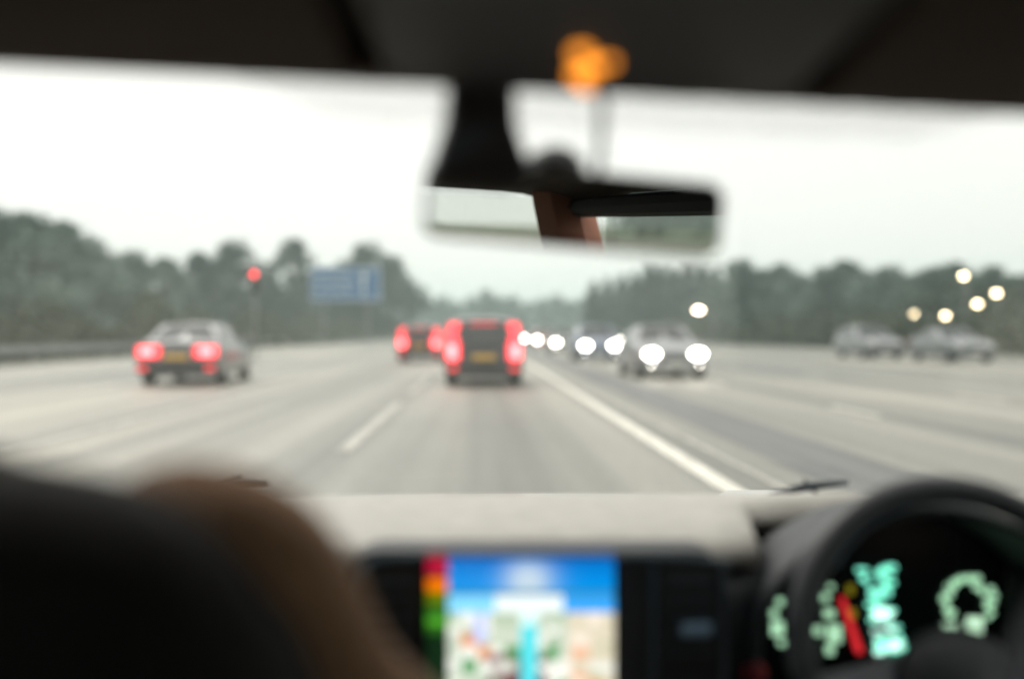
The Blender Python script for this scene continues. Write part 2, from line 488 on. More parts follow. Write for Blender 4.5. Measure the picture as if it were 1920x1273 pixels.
def car(name, label, cat, style, paint_col, loc, rz, rear_lamps=None, lights='rear', group=None, width=1.8, plate=None, head=head_on):
    """x across, y forward from the tail (y=0) ; origin at ground centre"""
    if style == 'estate':
        L = 4.5; st = [(0, .80, .46, .5, .86, .8), (.04, .86, .94, 1.02, .92, .86), (.42, .89, .98, 1.50, .93, .68), (1.3, .90, .98, 1.56, .93, .70), (2.3, .90, .96, 1.52, .93, .70),
                       (3.0, .90, .93, 1.02, .92, .80), (3.9, .88, .86, .90, .88, .76), (4.42, .80, .66, .72, .8, .7), (4.5, .72, .42, .46, .72, .6)]
        tail, screen = 1, 4
    elif style == 'saloon':
        L = 4.5; st = [(0, .78, .46, .5, .8, .74), (.05, .84, .92, .99, .86, .78), (.62, .88, .96, 1.04, .9, .76), (1.25, .9, .95, 1.42, .92, .62), (2.2, .9, .94, 1.44, .92, .64),
                       (3.0, .9, .9, .99, .91, .76), (3.9, .88, .83, .88, .87, .74), (4.42, .80, .64, .70, .8, .7), (4.5, .72, .42, .46, .72, .6)]
        tail, screen = 2, 4
    else:  # van
        L = 5.2; st = [(0, .93, .46, .5, .93, .86), (.05, .96, 1.15, 2.2, .97, .80), (.3, .97, 1.15, 2.35, .98, .82), (1.6, .97, 1.15, 2.4, .98, .84), (3.4, .97, 1.15, 2.36, .98, .80),
                       (4.3, .96, 1.1, 1.25, .96, .84), (4.8, .93, .98, 1.06, .93, .8), (5.15, .86, .7, .76, .86, .76), (5.2, .8, .42, .46, .8, .7)]
        tail, screen = 1, 4
    k = width / 1.8
    pm = mat('paint_' + name + '_' + str(abs(hash(paint_col)) % 9999), paint_col, .3, coat=.6, noise=.06, nscale=1.2)
    o = empty(name, loc, rz); tag(o, label, cat, group)

    def sec(s, side=1):
        y, ws, zs, zr, wl, wr = s
        zb = .24
        return [Vector((side * x * k, y, z)) for x, z in
                [(0, zb), (wl * .9, zb), (wl, zb + .1), (wl + .02, (zb + zs) / 2), (ws + .015, zs - .03), (ws - .01, zs + .02),
                 (wr + (.02), zr - .04 if zr - zs > .1 else zr - .01), (wr * .82, zr), (0, zr + .03)]]
    m = MB()
    rings = []
    for s in st:
        a = sec(s); b = sec(s, -1)
        rings.append([m.bm.verts.new(v) for v in a + b[-2:0:-1]])
    n = len(rings[0])
    for A, B in zip(rings, rings[1:]):
        for i in range(n): m.bm.faces.new((A[i], A[(i + 1) % n], B[(i + 1) % n], B[i]))
    m.bm.faces.new(rings[0]); m.bm.faces.new(rings[-1])
    body = m.build('body', pm, o, smooth=True, bev=.03)

    def quad(pts, name, mm, off, ins=.06, parent=o, th=.012):
        pts = [Vector(p) for p in pts]; c = sum(pts, Vector()) / len(pts)
        nn = (pts[1] - pts[0]).cross(pts[2] - pts[0]).normalized()
        if nn.dot(c - Vector((0, L / 2, .9))) < 0: nn = -nn
        q = [p + (c - p).normalized() * ins + nn * off for p in pts]
        return MB().prism(q, -nn * th).build(name, mm, parent)
    # windows
    for sd in (1, -1):
        for i in range(tail, screen + 0):
            if style == 'van' and i < 3: continue
            A, B = sec(st[i], sd), sec(st[i + 1], sd)
            if i == tail and style == 'estate': A, B = sec(st[2], sd), sec(st[3], sd)
            quad([A[5], B[5], B[6], A[6]], 'window', glass_dark, .016, .05)
            if i == tail and style == 'estate': break
        if style == 'estate':
            for i in (3,):
                A, B = sec(st[i], sd), sec(st[i + 1], sd); quad([A[5], B[5], B[6], A[6]], 'window', glass_dark, .016, .05)
    A, B = sec(st[screen]), sec(st[screen + 1]); A2, B2 = sec(st[screen], -1), sec(st[screen + 1], -1)
    quad([A[7], B[6], B2[6], A2[7]], 'windscreen', glass_dark, .03, .09)
    if style == 'van':
        for sd in (1, -1): quad([(sd * .08 * k, .03, 1.25), (sd * .78 * k, .03, 1.25), (sd * .74 * k, .06, 1.95), (sd * .08 * k, .06, 1.95)], 'rear_window', glass_dark, .03, .03)
    else:
        A, B = sec(st[tail]), sec(st[tail + 1]); A2, B2 = sec(st[tail], -1), sec(st[tail + 1], -1)
        quad([A[6], B[7], B2[7], A2[6]], 'rear_window', glass_dark, .03, .1)
    # bumpers
    MB().box((-.84 * k, -.1, .3), (.84 * k, .12, .56), .05).build('rear_bumper', mat('bumper_dark', (.035, .036, .04), .6), o)
    MB().box((-.74 * k, L - .1, .26), (.74 * k, L + .06, .52), .05).build('front_bumper', pm, o)
    # wheels
    for wx in (-1, 1):
        for wy in (.85, L - .85):
            x = wx * (.80 * k)
            wl = MB().cyl((x - .11, wy, .32), (x + .11, wy, .32), .32, n=24).build('wheel', tyre, o, bev=.03)
            MB().cyl((x + wx * .1, wy, .32), (x + wx * .122, wy, .32), .21, n=16).build('rim', rim_m, wl)
    for wx in (-1, 1):
        MB().box((wx * .90 * k, L * .62, .98), (wx * 1.06 * k, L * .62 + .12, 1.12), .03).build('door_mirror', pm, o)
    # lamps and plates
    rl = rear_lamps or (.62, .84, .72, .92, False)
    for sd in (1, -1):
        x0, x1, z0, z1, lit = rl
        tl = MB().box((sd * x0 * k, -.05, z0), (sd * x1 * k, .10, min(z1, 1.0)), .03).build('tail_lamp', red_on if lit else red_soft, o)
        if lit: MB().box((sd * (x0 * .72 + x1 * .28) * k, -.07, z0 + .05), (sd * (x0 * .2 + x1 * .8) * k, -.052, min(z1, 1.0) - .05), .01).build('lamp_core', red_core, tl)
        if z1 > 1.0 and style != 'van':   # the upper column leans forward beside the rear window
            MB().prism([(sd * x0 * k * 1.08, -.02, 1.0), (sd * x1 * k, -.02, 1.0), (sd * x1 * k * .93, .36, z1), (sd * x0 * k * 1.02, .36, z1)], (0, .12, 0)).build('upper_tail_lamp', red_on if lit else red_soft, o, bev=.015)
        if lit: MB().box((sd * .62 * k, -.13, .38), (sd * .82 * k, -.09, .46), .01).build('glowing_reflector', red_soft, o)  # reflector shine made by emission
        zz = st[-3][2] - .13
        MB().sph((sd * .60 * k, L - .03, zz - .03), .145, (1.3, .7, .75)).build('headlamp', head if lights == 'front' else chrome, o, smooth=True)
    pw = plate or (plate_y if lights == 'rear' else plate_w)
    if lights == 'rear': MB().box((-.26, -.13, .62), (.26, -.1, .74), .005).build('number_plate', plate_y, o)
    if style != 'van' and lights == 'rear': MB().box((-.26, -.035, .6), (.26, .1, .61)).build('plate_ledge', black, o)
    if lights == 'front':
        if head is head_on:
            for wx in (-1, 1): MB().sph((wx * .62 * k, L + .04, .38), .045, (1.3, .5, .8)).build('added_bumper_lamp', head, o, smooth=True)  # extra lamps added to spread the white headlamp glare lower
        MB().box((-.26, L + .063, .36), (.26, L + .08, .47), .005).build('number_plate', plate_w, o)
        MB().box((-.42 * k, L - .02, .54), (.42 * k, L + .035, .62), .01).build('grille', black, o)
    if lights == 'rear' and rl[4]:
        MB().box((-.3, .30, 1.40 if style == 'estate' else 1.0), (.3, .36, 1.435 if style == 'estate' else 1.03), .005).build('high_brake_lamp', red_soft, o)
    return o


def at_x(px, Y): return (px - 900) / FPX * Y


car('estate_car', 'dark estate car close ahead in our lane with tall red brake lamps lit', 'car', 'estate', (.022, .025, .03), (at_x(907, 22), 22, 0), 0,
    (.56, .90, .60, 1.44, True), width=1.68)
car('hatchback_car', 'dark red car further ahead in the lane to the left with brake lamps lit', 'car', 'estate', (.09, .025, .025), (at_x(786, 41), 41, 0), 0,
    (.50, .88, .62, 1.42, True), width=1.78)
car('saloon_car', 'grey saloon car with broad red tail lamps lit two lanes to the left', 'car', 'saloon', (.12, .13, .135), (at_x(338, 22.5), 22.5, 0), R(3),
    (.36, .86, .66, .92, True), width=1.85)
onc = [(1268, 25.5, 'saloon', (.2, .21, .22), 'nearest oncoming car in the lane beside the white line, headlamps glaring'),
       (1126, 41, 'estate', (.06, .10, .18), 'second oncoming car in the lane beside the white line, headlamps lit'),
       (1062, 58, 'saloon', (.05, .06, .07), 'third oncoming car in the lane beside the white line, dark with headlamps lit'),
       (1022, 78, 'estate', (.28, .05, .05), 'fourth oncoming car in the lane beside the white line, small in the haze'),
       (994, 104, 'saloon', (.1, .1, .12), 'farthest oncoming car in the lane beside the white line, a speck of headlamps'),
       (1148, 66, 'estate', (.05, .09, .08), 'oncoming dark car in the outer lane behind the pale nearest one'),
       (1085, 92, 'saloon', (.2, .2, .22), 'distant oncoming car in the outer lane with headlamps lit')]
for px, Y, stl, pc, lab in onc:
    car('oncoming_' + ('estate_car' if stl == 'estate' else 'saloon_car'), lab, 'car', stl, pc, (at_x(px, Y), Y + 4.5, 0), R(180), lights='front', group='oncoming cars with headlamps lit')
car('grey_saloon_car', 'grey car without lit headlamps at the far right, passing in the outer oncoming lane', 'car', 'saloon', (.13, .145, .15), (at_x(1835, 40), 44, 0), R(180), lights='front', head=chrome)
car('grey_estate_car', 'grey estate car in the outer oncoming lane left of the far right car', 'car', 'estate', (.16, .17, .175), (at_x(1665, 46), 50, 0), R(180), lights='front', head=chrome)

# ------------------------------------------------------------------ the car we sit in
CX = .04
cab = empty('car_interior', (0, 0, 0)); tag(cab, 'inside of the right-hand-drive car we look out of, with dark roof lining and pale dashboard', 'car')
lining = mat('roof_lining', (.045, .030, .019), .95, noise=.15, nscale=90)
dark = mat('dark_plastic', (.010, .013, .016), .55, bump=.15, nscale=300)
trim = mat('bluish_trim', (.10, .14, .17), .3, metal=.6)
dashm = mat('pale_dash_top', (.365, .352, .318), .6, noise=.10, nscale=25, bump=.1)
ext = mat('car_silver_paint', (.36, .36, .35), .3, coat=.5, noise=.03)
seatm = mat('seat_fabric', (.012, .012, .012), .9, bump=.3, nscale=200)


def hz(x): return 1.2 + .203 - .040 * x


def roofz(x, y):
    r = hz(x) + .055 * (1 - math.exp(-max(0, (.765 - y)) / .35))
    if y < -.9: r -= (-.9 - y) * .05
    return r - .05 * max(0, (abs(x - CX) - .48) / .22) ** 2


m = MB(); xs = [CX + q * .07 for q in range(-10, 11)]
ys = [.765, .75, .70, .6, .45, .3, .1, -.2, -.5, -.9, -1.2, -1.45, -1.62]
m.grid([[(x, y, roofz(x, y)) for x in xs] for y in ys], (0, 0, .035))
m.build('roof_lining', lining, cab, smooth=False)
# sun visors (two) and overhead console
for x0, x1, nm in ((-.44, -.095, 'sun_visor'), (.255, .52, 'sun_visor')):
    pts = curve([(x0, .42, 0), (x0, .70, 0), (x0 + .03, .738, 0), (x1 - .03, .738, 0), (x1, .70, 0), (x1 - .01, .42, 0)], 4)
    MB().prism([(p.x, p.y, roofz(p.x, p.y) - .021) for p in pts], (0, 0, .010)).build(nm, mat('visor_fabric', (.052, .033, .021), .95, noise=.1, nscale=120), cab, bev=.004)
MB().prism([(x, .732, roofz(x, .732) - .021) for x in [-.6 + .065 * q for q in range(20)]] + [(x, .732, roofz(x, .732) + .01) for x in [-.6 + .065 * q for q in range(19, -1, -1)]], (0, .034, 0)).build('header_trim', mat('visor_fabric', (.04, .03, .03)), cab)
pts = [(-.075, .42), (-.07, .72), (-.05, .748), (.21, .748), (.235, .72), (.24, .42)]
oc = MB().prism([(x, y, roofz(x, y) - .022) for x, y in pts], (0, 0, .024)).build('overhead_console', mat('console_plastic', (.030, .022, .016), .6), cab, bev=.006)
amber = emis('amber_indicator', (1, .32, .03), 2.2)
for px, py, r in ((1090, 98, .0085), (1112, 122, .008), (1084, 140, .008), (1142, 116, .0055), (1098, 160, .006)):
    Y = min((abs(W(px, py, .5 + q * .002).z - (roofz(W(px, py, .5 + q * .002).x, .5 + q * .002) - .024)), .5 + q * .002) for q in range(125))[1]
    c = W(px, py, Y); MB().sph(c, r, (.8, 1, .8), 12).build('indicator_lamp', amber, oc, smooth=True)
for i in range(2):
    c = W(960 + 250 * i, 62, .56)
    MB().box((c.x - .025, .60, roofz(c.x, .6) - .024), (c.x + .025, .64, roofz(c.x, .6) - .016), .003).build('reading_lamp', mat('lamp_lens_unlit', (.12, .11, .1), .2), oc)

# windscreen
def ws(u, v):  # u across, v 0 top..1 base
    x = CX + (u - .5) * (1.30 + .32 * v)
    y = .755 + .845 * v - .10 * (2 * abs(u - .5)) ** 2
    z = hz(x) * (1 - v) + .93 * v - .0 + .02 * math.sin(v * math.pi)
    return Vector((x, y, z))


m = MB(); m.grid([[ws(u / 16, v / 10) for u in range(17)] for v in range(11)], (0, .003, .004))
m.build('windscreen', pane('windscreen_glass', (.99, .99, .98), .1), cab, smooth=True)
# dotted shade band printed on the glass
fm = bpy.data.materials.new('dotted_shade_band'); fm.use_nodes = True; t = fm.node_tree; t.nodes.clear()
o_ = t.nodes.new('ShaderNodeOutputMaterial'); mi = t.nodes.new('ShaderNodeMixShader'); tr = t.nodes.new('ShaderNodeBsdfTransparent')
df = t.nodes.new('ShaderNodeBsdfDiffuse'); df.inputs[0].default_value = (.13, .075, .05, 1)
tc = t.nodes.new('ShaderNodeTexCoord'); vo = t.nodes.new('ShaderNodeTexVoronoi'); vo.inputs['Scale'].default_value = 320; vo.inputs['Randomness'].default_value = 0
gt = t.nodes.new('ShaderNodeMath'); gt.operation = 'LESS_THAN'; gt.inputs[1].default_value = .30
t.links.new(tc.outputs['Object'], vo.inputs['Vector']); t.links.new(vo.outputs['Distance'], gt.inputs[0])
t.links.new(gt.outputs[0], mi.inputs[0]); t.links.new(tr.outputs[0], mi.inputs[1]); t.links.new(df.outputs[0], mi.inputs[2]); t.links.new(mi.outputs[0], o_.inputs[0])
m = MB()
rows = []
for k in range(6):
    v = .008 + .013 * k
    a0, a1 = (.30 + .016 * k, .82 - .018 * k)
    rows.append([ws(a0 + (a1 - a0) * j / 12, v) - Vector((0, .004, .004)) for j in range(13)])
m.grid(rows, (0, -.001, -.001)); m.build('shade_band', fm, cab)

# dash
m = MB(); xs = [CX - .80 + q * .04 for q in range(41)]
prof = [(1.60, -.262), (1.50, -.243), (1.35, -.236), (1.22, -.235), (1.155, -.240), (1.13, -.252), (1.115, -.29), (1.11, -.45), (1.2, -.75)]
def dent(x, y): return (.19 if abs(x - .50) < .16 else 0) * max(0, min(1, (1.36 - y) / .2))
def dz(x, y, z): return 1.2 + z + (.016 * math.exp(-((x - .52) / .17) ** 2) if y < 1.5 else 0)
m.grid([[(x, y + dent(x, y), dz(x, y, z)) for x in xs] for y, z in prof[:6]], (0, 0, -.02)); m.build('dashboard_top', dashm, cab, smooth=True)
m = MB(); m.grid([[(x, y + .004 + dent(x, y), 1.2 + z - .012) for x in xs] for y, z in [(1.135, -.262)] + prof[6:]], (0, .03, 0))
db = m.build('dashboard', dark, cab, smooth=True)
# cowl, wipers, bonnet
m = MB(); m.grid([[(x, 1.60 + .01 * q, 1.2 - .275 - .005 * q) for x in xs] for q in range(0, 14, 3)], (0, 0, -.02)); m.build('cowl', dark, cab)
bp = [(1.74, -.345), (1.9, -.350), (2.1, -.362), (2.3, -.37), (2.48, -.43), (2.58, -.52), (2.62, -.7)]
m = MB(); m.grid([[(CX + (q / 10 - 1) * .78, y - .05 * abs(q / 10 - 1) ** 3, 1.2 + z - .06 * abs(q / 10 - 1) ** 4) for q in range(21)] for y, z in bp], (0, 0, -.02))
m.build('bonnet', ext, cab, smooth=True)
wm = mat('wiper_black', (.02, .03, .04), .5)
for A, B in ((W(395, 908, 1.50), W(505, 902, 1.52)), (W(1435, 930, 1.49), W(1590, 904, 1.50))):
    A = Vector(A); B = Vector(B); A.z += .0; mid = (A + B) / 2 + Vector((0, 0, .004))
    wp = MB().tube([A, mid, B], [.004, .007, .004], 8).build('wiper', wm, cab)
    MB().tube([A + Vector((-.12 if A.x < 0 else .12, .06, -.03)), mid + Vector((0, .01, .008))], [.004, .003], 8).build('wiper_arm', wm, wp)

# centre screen
Yf = 1.06
def F(px, py, Y=Yf): return W(px, py, Y)
def rrect(px0, py0, px1, py1, r, Y, n=6):
    P = []
    for cx, cy, a0 in ((px1 - r, py0 + r, -90), (px1 - r, py1 - r, 0), (px0 + r, py1 - r, 90), (px0 + r, py0 + r, 180)):
        for q in range(n + 1):
            a = R(a0 + 90 * q / n); P.append(F(cx + r * math.cos(a), cy + r * math.sin(a), Y))
    return P
cc = MB().prism(rrect(648, 1032, 1365, 1480, 60, 1.075), (0, .06, 0)).build('screen_console', dark, cab, bev=.004)
# bluish rim around the console: a bent bar
P = [F(676, 1420, 1.068), F(672, 1120, 1.068), F(690, 1062, 1.068), F(750, 1045, 1.068), F(1000, 1041, 1.068), F(1340, 1050, 1.068), F(1356, 1090, 1.068), F(1358, 1420, 1.068)]
MB().tube(curve(P, 5), .0028, 6).build('console_trim', trim, cc)
MB().tube([F(1226, 1060, 1.07), F(1226, 1440, 1.07)], .003, 6).build('console_trim', trim, cc)
# vents right of the screen and left of it
for x0, x1 in ((1240, 1342), (690, 782)):
    v = MB().prism(rrect(x0, 1075, x1, 1240, 12, 1.071), (0, .004, 0)).build('air_vent', black, cc)
    m = MB()
    for q in range(5):
        A, B = F(x0 + 6, 1092 + q * 32, 1.068), F(x1 - 6, 1092 + q * 32, 1.068)
        m.box((A.x, 1.062, A.z - .0018), (B.x, 1.070, A.z + .0018))
    m.build('slats', mat('vent_slats', (.02, .032, .042), .4), v)
c = F(1305, 1178, 1.06); MB().box((c.x - .016, 1.052, c.z - .006), (c.x + .016, 1.061, c.z + .006), .002).build('vent_knob', mat('knob_blue_grey', (.16, .26, .36), .4), cc)

# display picture: a 3-D map, sky blue above, pale streets with a cyan route below, coloured strip at the left
PX0, PY0, PX1, PY1 = 800, 1036, 1152, 1330
NXc, NYc = 44, 37
rnd = random.Random(11)
def disp(px, py):
    if px < 841:
        if py < 1075: return (.42, .004, .035)
        if py < 1082: return (.05, .01, .0)
        if py < 1110: return (.85, .17, .0)
        if py < 1130: return (.12, .16, .0)
        if py < 1190: return (.07, .33, .02) if (int(py) // 18) % 2 == 0 else (.02, .12, .01)
        return (.004, .02, .006)
    c = Vector((.0, .14, .52)).lerp(Vector((.0, .26, .72)), smooth01((py - 1040) / 60))
    if py < 1104:
        f = math.exp(-((px - 990) / 42) ** 2) * smooth01((py - 1036) / 45)
        return tuple(c.lerp(Vector((.50, .62, .72)), min(1, f * 1.1)))
    if py < 1112: return (.03, .20, .34)
    if py < 1146:
        f = 1 if 930 < px < 1055 else 0
        e = Vector((.22, .66, .98)) if px < 1060 else Vector((.04, .36, .88))
        return tuple(e.lerp(Vector((.85, .93, .92)), f))
    base = Vector((.62, .68, .56))
    q = (int(px - 841) // 26, int(py - 1146) // 22)
    rr = random.Random(q[0] * 31 + q[1] * 7)
    base = base.lerp(Vector((.26, .42, .24)), rr.random() * .55)
    if rr.random() < .22: base = Vector((.9, .9, .82))
    if rr.random() < .12 and py > 1190: base = Vector((.75, .28, .10))
    if rr.random() < .12 and py > 1200: base = Vector((.04, .30, .08))
    if px > 1065: base = base.lerp(Vector((.9, .68, .5)), .5)
    if py > 1225 and abs(px - 970) < 55: base = Vector((.16, .05, .06)) if rr.random() < .7 else base
    if abs(px - 992) < 17: base = Vector((.10, .72, .78)) if py > 1175 else Vector((.70, .95, .92))
    if abs(px - 900) < 14 and py < 1200: base = Vector((.55, .62, .95))
    if 1240 < py < 1262 and (int(px) // 48) % 2: base = Vector((.85, .86, .78))
    return tuple(base)


me = bpy.data.meshes.new('screen'); bm = bmesh.new()
V = [[bm.verts.new(F(PX0 + (PX1 - PX0) * i / NXc, PY0 + (PY1 - PY0) * j / NYc, 1.0695)) for i in range(NXc + 1)] for j in range(NYc + 1)]
cl = bm.loops.layers.float_color.new('picture')
for j in range(NYc):
    for i in range(NXc):
        f = bm.faces.new((V[j][i], V[j][i + 1], V[j + 1][i + 1], V[j + 1][i]))
        cc_ = disp(PX0 + (PX1 - PX0) * (i + .5) / NXc, PY0 + (PY1 - PY0) * (j + .5) / NYc)
        for l in f.loops: l[cl] = (*cc_, 1)
ret = bmesh.ops.extrude_face_region(bm, geom=list(bm.faces))
bmesh.ops.translate(bm, vec=(0, .003, 0), verts=[v for v in ret['geom'] if isinstance(v, bmesh.types.BMVert)])
bmesh.ops.recalc_face_normals(bm, faces=bm.faces); bm.to_mesh(me); bm.free()
sm = bpy.data.materials.new('display_picture'); sm.use_nodes = True; t = sm.node_tree; pb = t.nodes['Principled BSDF']
at = t.nodes.new('ShaderNodeAttribute'); at.attribute_name = 'picture'; t.links.new(at.outputs['Color'], pb.inputs['Emission Color'])
pb.inputs['Emission Strength'].default_value = 1.2; pb.inputs['Base Color'].default_value = (.01, .01, .01, 1); pb.inputs['Roughness'].default_value = .2
me.materials.append(sm); so = bpy.data.objects.new('screen', me); COL.objects.link(so); so.parent = cc
so['label'] = 'lit map screen, blue above and pale below with a cyan route'

# instrument binnacle
BX = .50
bn = MB()
arch = [(-.205, -.30), (-.195, -.12), (-.15, -.055), (-.08, -.012), (0, .004), (.08, -.012), (.15, -.055), (.195, -.12), (.205, -.30)]
arch = curve([(x, 0, z) for x, z in arch], 4)
bn.grid([[(BX + p.x * s, y, 1.2 - .195 + dzz + p.z) for p in arch] for y, s, dzz in ((1.075, 1, 0), (1.12, 1.0, .003), (1.25, .98, -.018), (1.36, .86, -.058))], (0, .0, -.008))
bi = bn.build('instrument_hood', mat('hood_plastic', (.010, .014, .019), .55, bump=.15, nscale=300), cab, smooth=True)
cl_ = MB().prism([(BX + p.x * .93, 1.225, 1.2 - .215 + p.z * .93) for p in arch], (0, .02, 0)).build('instrument_cluster', mat('cluster_black', (.006, .008, .009), .25), cab)
YC = 1.221
teal = emis('teal_display', (.20, .80, .58), 1.6); pale = emis('pale_green_display', (.42, .75, .48), 1.1); redn = emis('red_needle', (.9, .03, .04), .9)
yel = emis('yellow_display', (.5, .42, .02), .4)
def bars(lst, name, mm, skew=0):
    m = MB()
    for px, py, w2, h2 in lst:
        a_, b_ = W(px - w2, py + h2, YC), W(px + w2, py - h2, YC)
        m.box((a_.x, YC - .002, a_.z), (b_.x, YC + .003, b_.z), .0008)
    return m.build(name, mm, cl_)
rnd = random.Random(21)
core = emis('teal_core', (.55, .95, .80), 2.0)
lo_, hi_ = [], []
for q in range(46):
    f = rnd.random(); py = 1055 + 175 * f
    px = 1635 + 40 * f + rnd.uniform(-26, 34)
    (hi_ if f > .45 and abs(px - 1660) < 18 and rnd.random() < .6 else lo_).append((px, py, rnd.uniform(3, 12), rnd.uniform(1.5, 4)))
lo_ += [(1668, 1208, 26, 12), (1650, 1110, 20, 7), (1652, 1148, 18, 9)]
hi_ += [(1678, 1208, 12, 9), (1648, 1150, 9, 7)]
bars(lo_, 'speed_display', teal)
m = MB()
for px, py, w2, h2 in hi_:
    a_, b_ = W(px - w2, py + h2, YC - .004), W(px + w2, py - h2, YC - .004)
    m.box((a_.x, YC - .006, a_.z), (b_.x, YC - .003, b_.z), .0006)
m.build('speed_display_core', core, cl_)
m = MB()
for q in range(34):
    a = R(215 - 250 * q / 33); rr_ = rnd.uniform(.72, 1.12); e_ = rnd.uniform(.0012, .0032); c0 = W(1815 + 46 * rr_ * math.cos(a), 1132 - 46 * rr_ * math.sin(a), YC)
    m.box((c0.x - e_, YC - .002, c0.z - e_), (c0.x + e_ * 1.4, YC + .003, c0.z + e_))
m.build('gauge_ring', pale, cl_)
bars([(1783, 1182, 13, 14), (1828, 1172, 14, 15)], 'gauge_window', emis('pale_window', (.62, .95, .66), 1.1))
bars([(1458, 1178, 11, 13), (1452, 1150, 6, 7), (1463, 1128, 6, 6), (1452, 1102, 4, 5), (1466, 1205, 6, 5)], 'small_gauge', pale)
bars([(1565, 1188, 12, 16), (1555, 1150, 9, 7), (1548, 1120, 7, 6), (1558, 1100, 5, 4), (1535, 1182, 8, 8), (1556, 1218, 7, 8)], 'fuel_gauge', pale)
A, B = W(1578, 1120, YC - .006), W(1612, 1222, YC - .006); MB().tube([A, B], [.003, .0045], 6).build('needle', redn, cl_)
bars([(1595, 1105, 5, 8), (1598, 1150, 6, 8)], 'warning_lamp', yel)

# steering wheel
wc = Vector((.497, 1.0, 1.2 - .327)); tilt = R(-22)
sw = empty('steering_wheel', wc); sw.rotation_euler = (tilt, 0, 0); sw.parent = cab
rubber = mat('wheel_leather', (.007, .010, .014), .45, bump=.1, nscale=250)
m = MB(); m.tube([(.170 * math.cos(a), 0, .170 * math.sin(a)) for a in [2 * math.pi * q / 64 for q in range(64)]], .0155, 12, closed=True)
m.build('rim', rubber, sw, smooth=True)
MB().tube([(.155 * math.cos(R(a_)), -.004, .155 * math.sin(R(a_))) for a_ in range(35, 150, 5)], .0022, 6).build('rim_trim', trim, sw)
MB().sph((0, .03, -.025), .062, (1.05, .5, .9), 24).build('hub', dark, sw, smooth=True)
for pl in ([(-.155, .002, -.02), (-.06, .03, -.0), (-.06, .03, -.045), (-.158, .002, -.055)], [(.155, .002, -.02), (.06, .03, 0), (.06, .03, -.045), (.158, .002, -.055)],
           [(-.02, .03, -.07), (.02, .03, -.07), (.025, .002, -.165), (-.025, .002, -.165)]):
    MB().prism(pl, (0, .014, 0)).build('spoke', mat('spoke_grey', (.08, .085, .10), .4), sw, bev=.003)
MB().cyl((0, .04, -.02), (0, .22, -.02), .035).build('steering_column', dark, sw)
rb = W(1415, 1262, 1.10); MB().sph(rb, .014, (1, .5, 1)).build('hazard_button', mat('hazard_red', (.30, .02, .03), .4), cab)

# mirror
mr = MB()
mc = W(1083, 392, .85)
mir = empty('rear_view_mirror', mc); mir.parent = cab
yaw, pit, roll = R(5.5), R(3.2), R(4.2)
mir.rotation_euler = Euler((pit, roll, yaw), 'XYZ')
def rr2(hx, hz_, r, y, n=6):
    P = []
    for cx, cz, a0 in ((hx - r, hz_ - r, 0), (-hx + r, hz_ - r, 90), (-hx + r, -hz_ + r, 180), (hx - r, -hz_ + r, 270)):
        for q in range(n + 1):
            a = R(a0 + 90 * q / n); P.append((cx + r * math.cos(a), y, cz + r * math.sin(a)))
    return P
MB().prism(rr2(.131, .0335, .016, .004), (0, .024, 0)).build('mirror_housing', black, mir, bev=.004)
mgm = mat('mirror_silver', (.86, .87, .85), .01, metal=1)
MB().prism(rr2(.128, .0305, .014, 0), (0, .003, 0)).build('mirror_glass', mgm, mir)
MB().sph((-.018, .022, .036), .026, (1, .7, .75)).build('ball_joint', black, mir, smooth=True)
# sensor cover and stalk on the glass
m = MB()
tp = [(838, 140, .74), (968, 140, .74), (970, 235, .775), (1000, 330, .815), (965, 350, .825), (806, 345, .825), (806, 310, .815), (832, 225, .77)]
m.prism([W(*q) for q in tp], (0, .022, .006)).build('sensor_cover', black, cab, bev=.008)
MB().tube([W(930, 320, .83), W(1000, 322, .86), W(1045, 322, .875)], [.014, .012, .010], 8).build('mirror_stalk', black, cab)
cb = curve([W(1122, 130, .745), W(1128, 195, .775), W(1127, 250, .80), W(1124, 300, .835), W(1122, 325, .86)], 5)
MB().tube(cb, .0034, 6).build('cable', black, cab)

# body shell: doors, pillars, rear, floor
shell = mat('cabin_trim', (.022, .022, .024), .8)
def bar(a_, b_, w_, name='pillar', mm=None): MB().tube([a_, ((Vector(a_) + Vector(b_)) / 2) + Vector((0, 0, .0)), b_], w_, 8).build(name, mm or shell, cab)
for sd in (-1, 1):
    X = CX + sd * .70; t_ = 1.2 + .175 - .03 * X
    bar((CX + sd * .67, .70, t_ + .005), (CX + sd * .81, 1.46, .925), .032)
    bar((X, -.05, t_ - .0), (X + sd * .03, -.1, .9), .045)
    bar((CX + sd * .66, -1.5, t_ + .04), (X + sd * .0, -1.2, .9), .10, 'rear_pillar', mat('pillar_trim', (.30, .13, .085), .8))
    bar((X - sd * .01, .73, t_ - .005), (X - sd * .02, -1.5, t_ - .01), .03, 'roof_rail')
    MB().box((X - .03, -1.7, .22), (X + .05, 1.65, .90), .02).build('door_panel', shell, cab)
    for y0, y1 in ((-.02, 1.0), (-1.12, -.13)):
        MB().box((X - .004, y0, .90), (X + .001, y1, t_ - .01 if y0 < -.5 else 1.16)).build('side_window', pane('side_glass', (.92, .95, .93), .3), cab)
    MB().box((X - .2 if sd > 0 else X - .03, 1.64, .2), (X + .03 if sd > 0 else X + .2, 2.3, .84), .03).build('wing', ext, cab)
MB().box((CX - .72, -1.75, .2), (CX + .72, 2.5, .26)).build('floor', shell, cab)
MB().box((CX - .72, -1.78, .26), (CX + .72, -1.70, .96)).build('tailgate', shell, cab)
MB().grid([[(CX - .62, -1.62, 1.38), (CX + .62, -1.62, 1.38)], [(CX - .66, -1.72, .97), (CX + .66, -1.72, .97)]], (0, -.004, 0)).build('rear_window', pane('rear_glass', (.96, .96, .95), .3), cab)
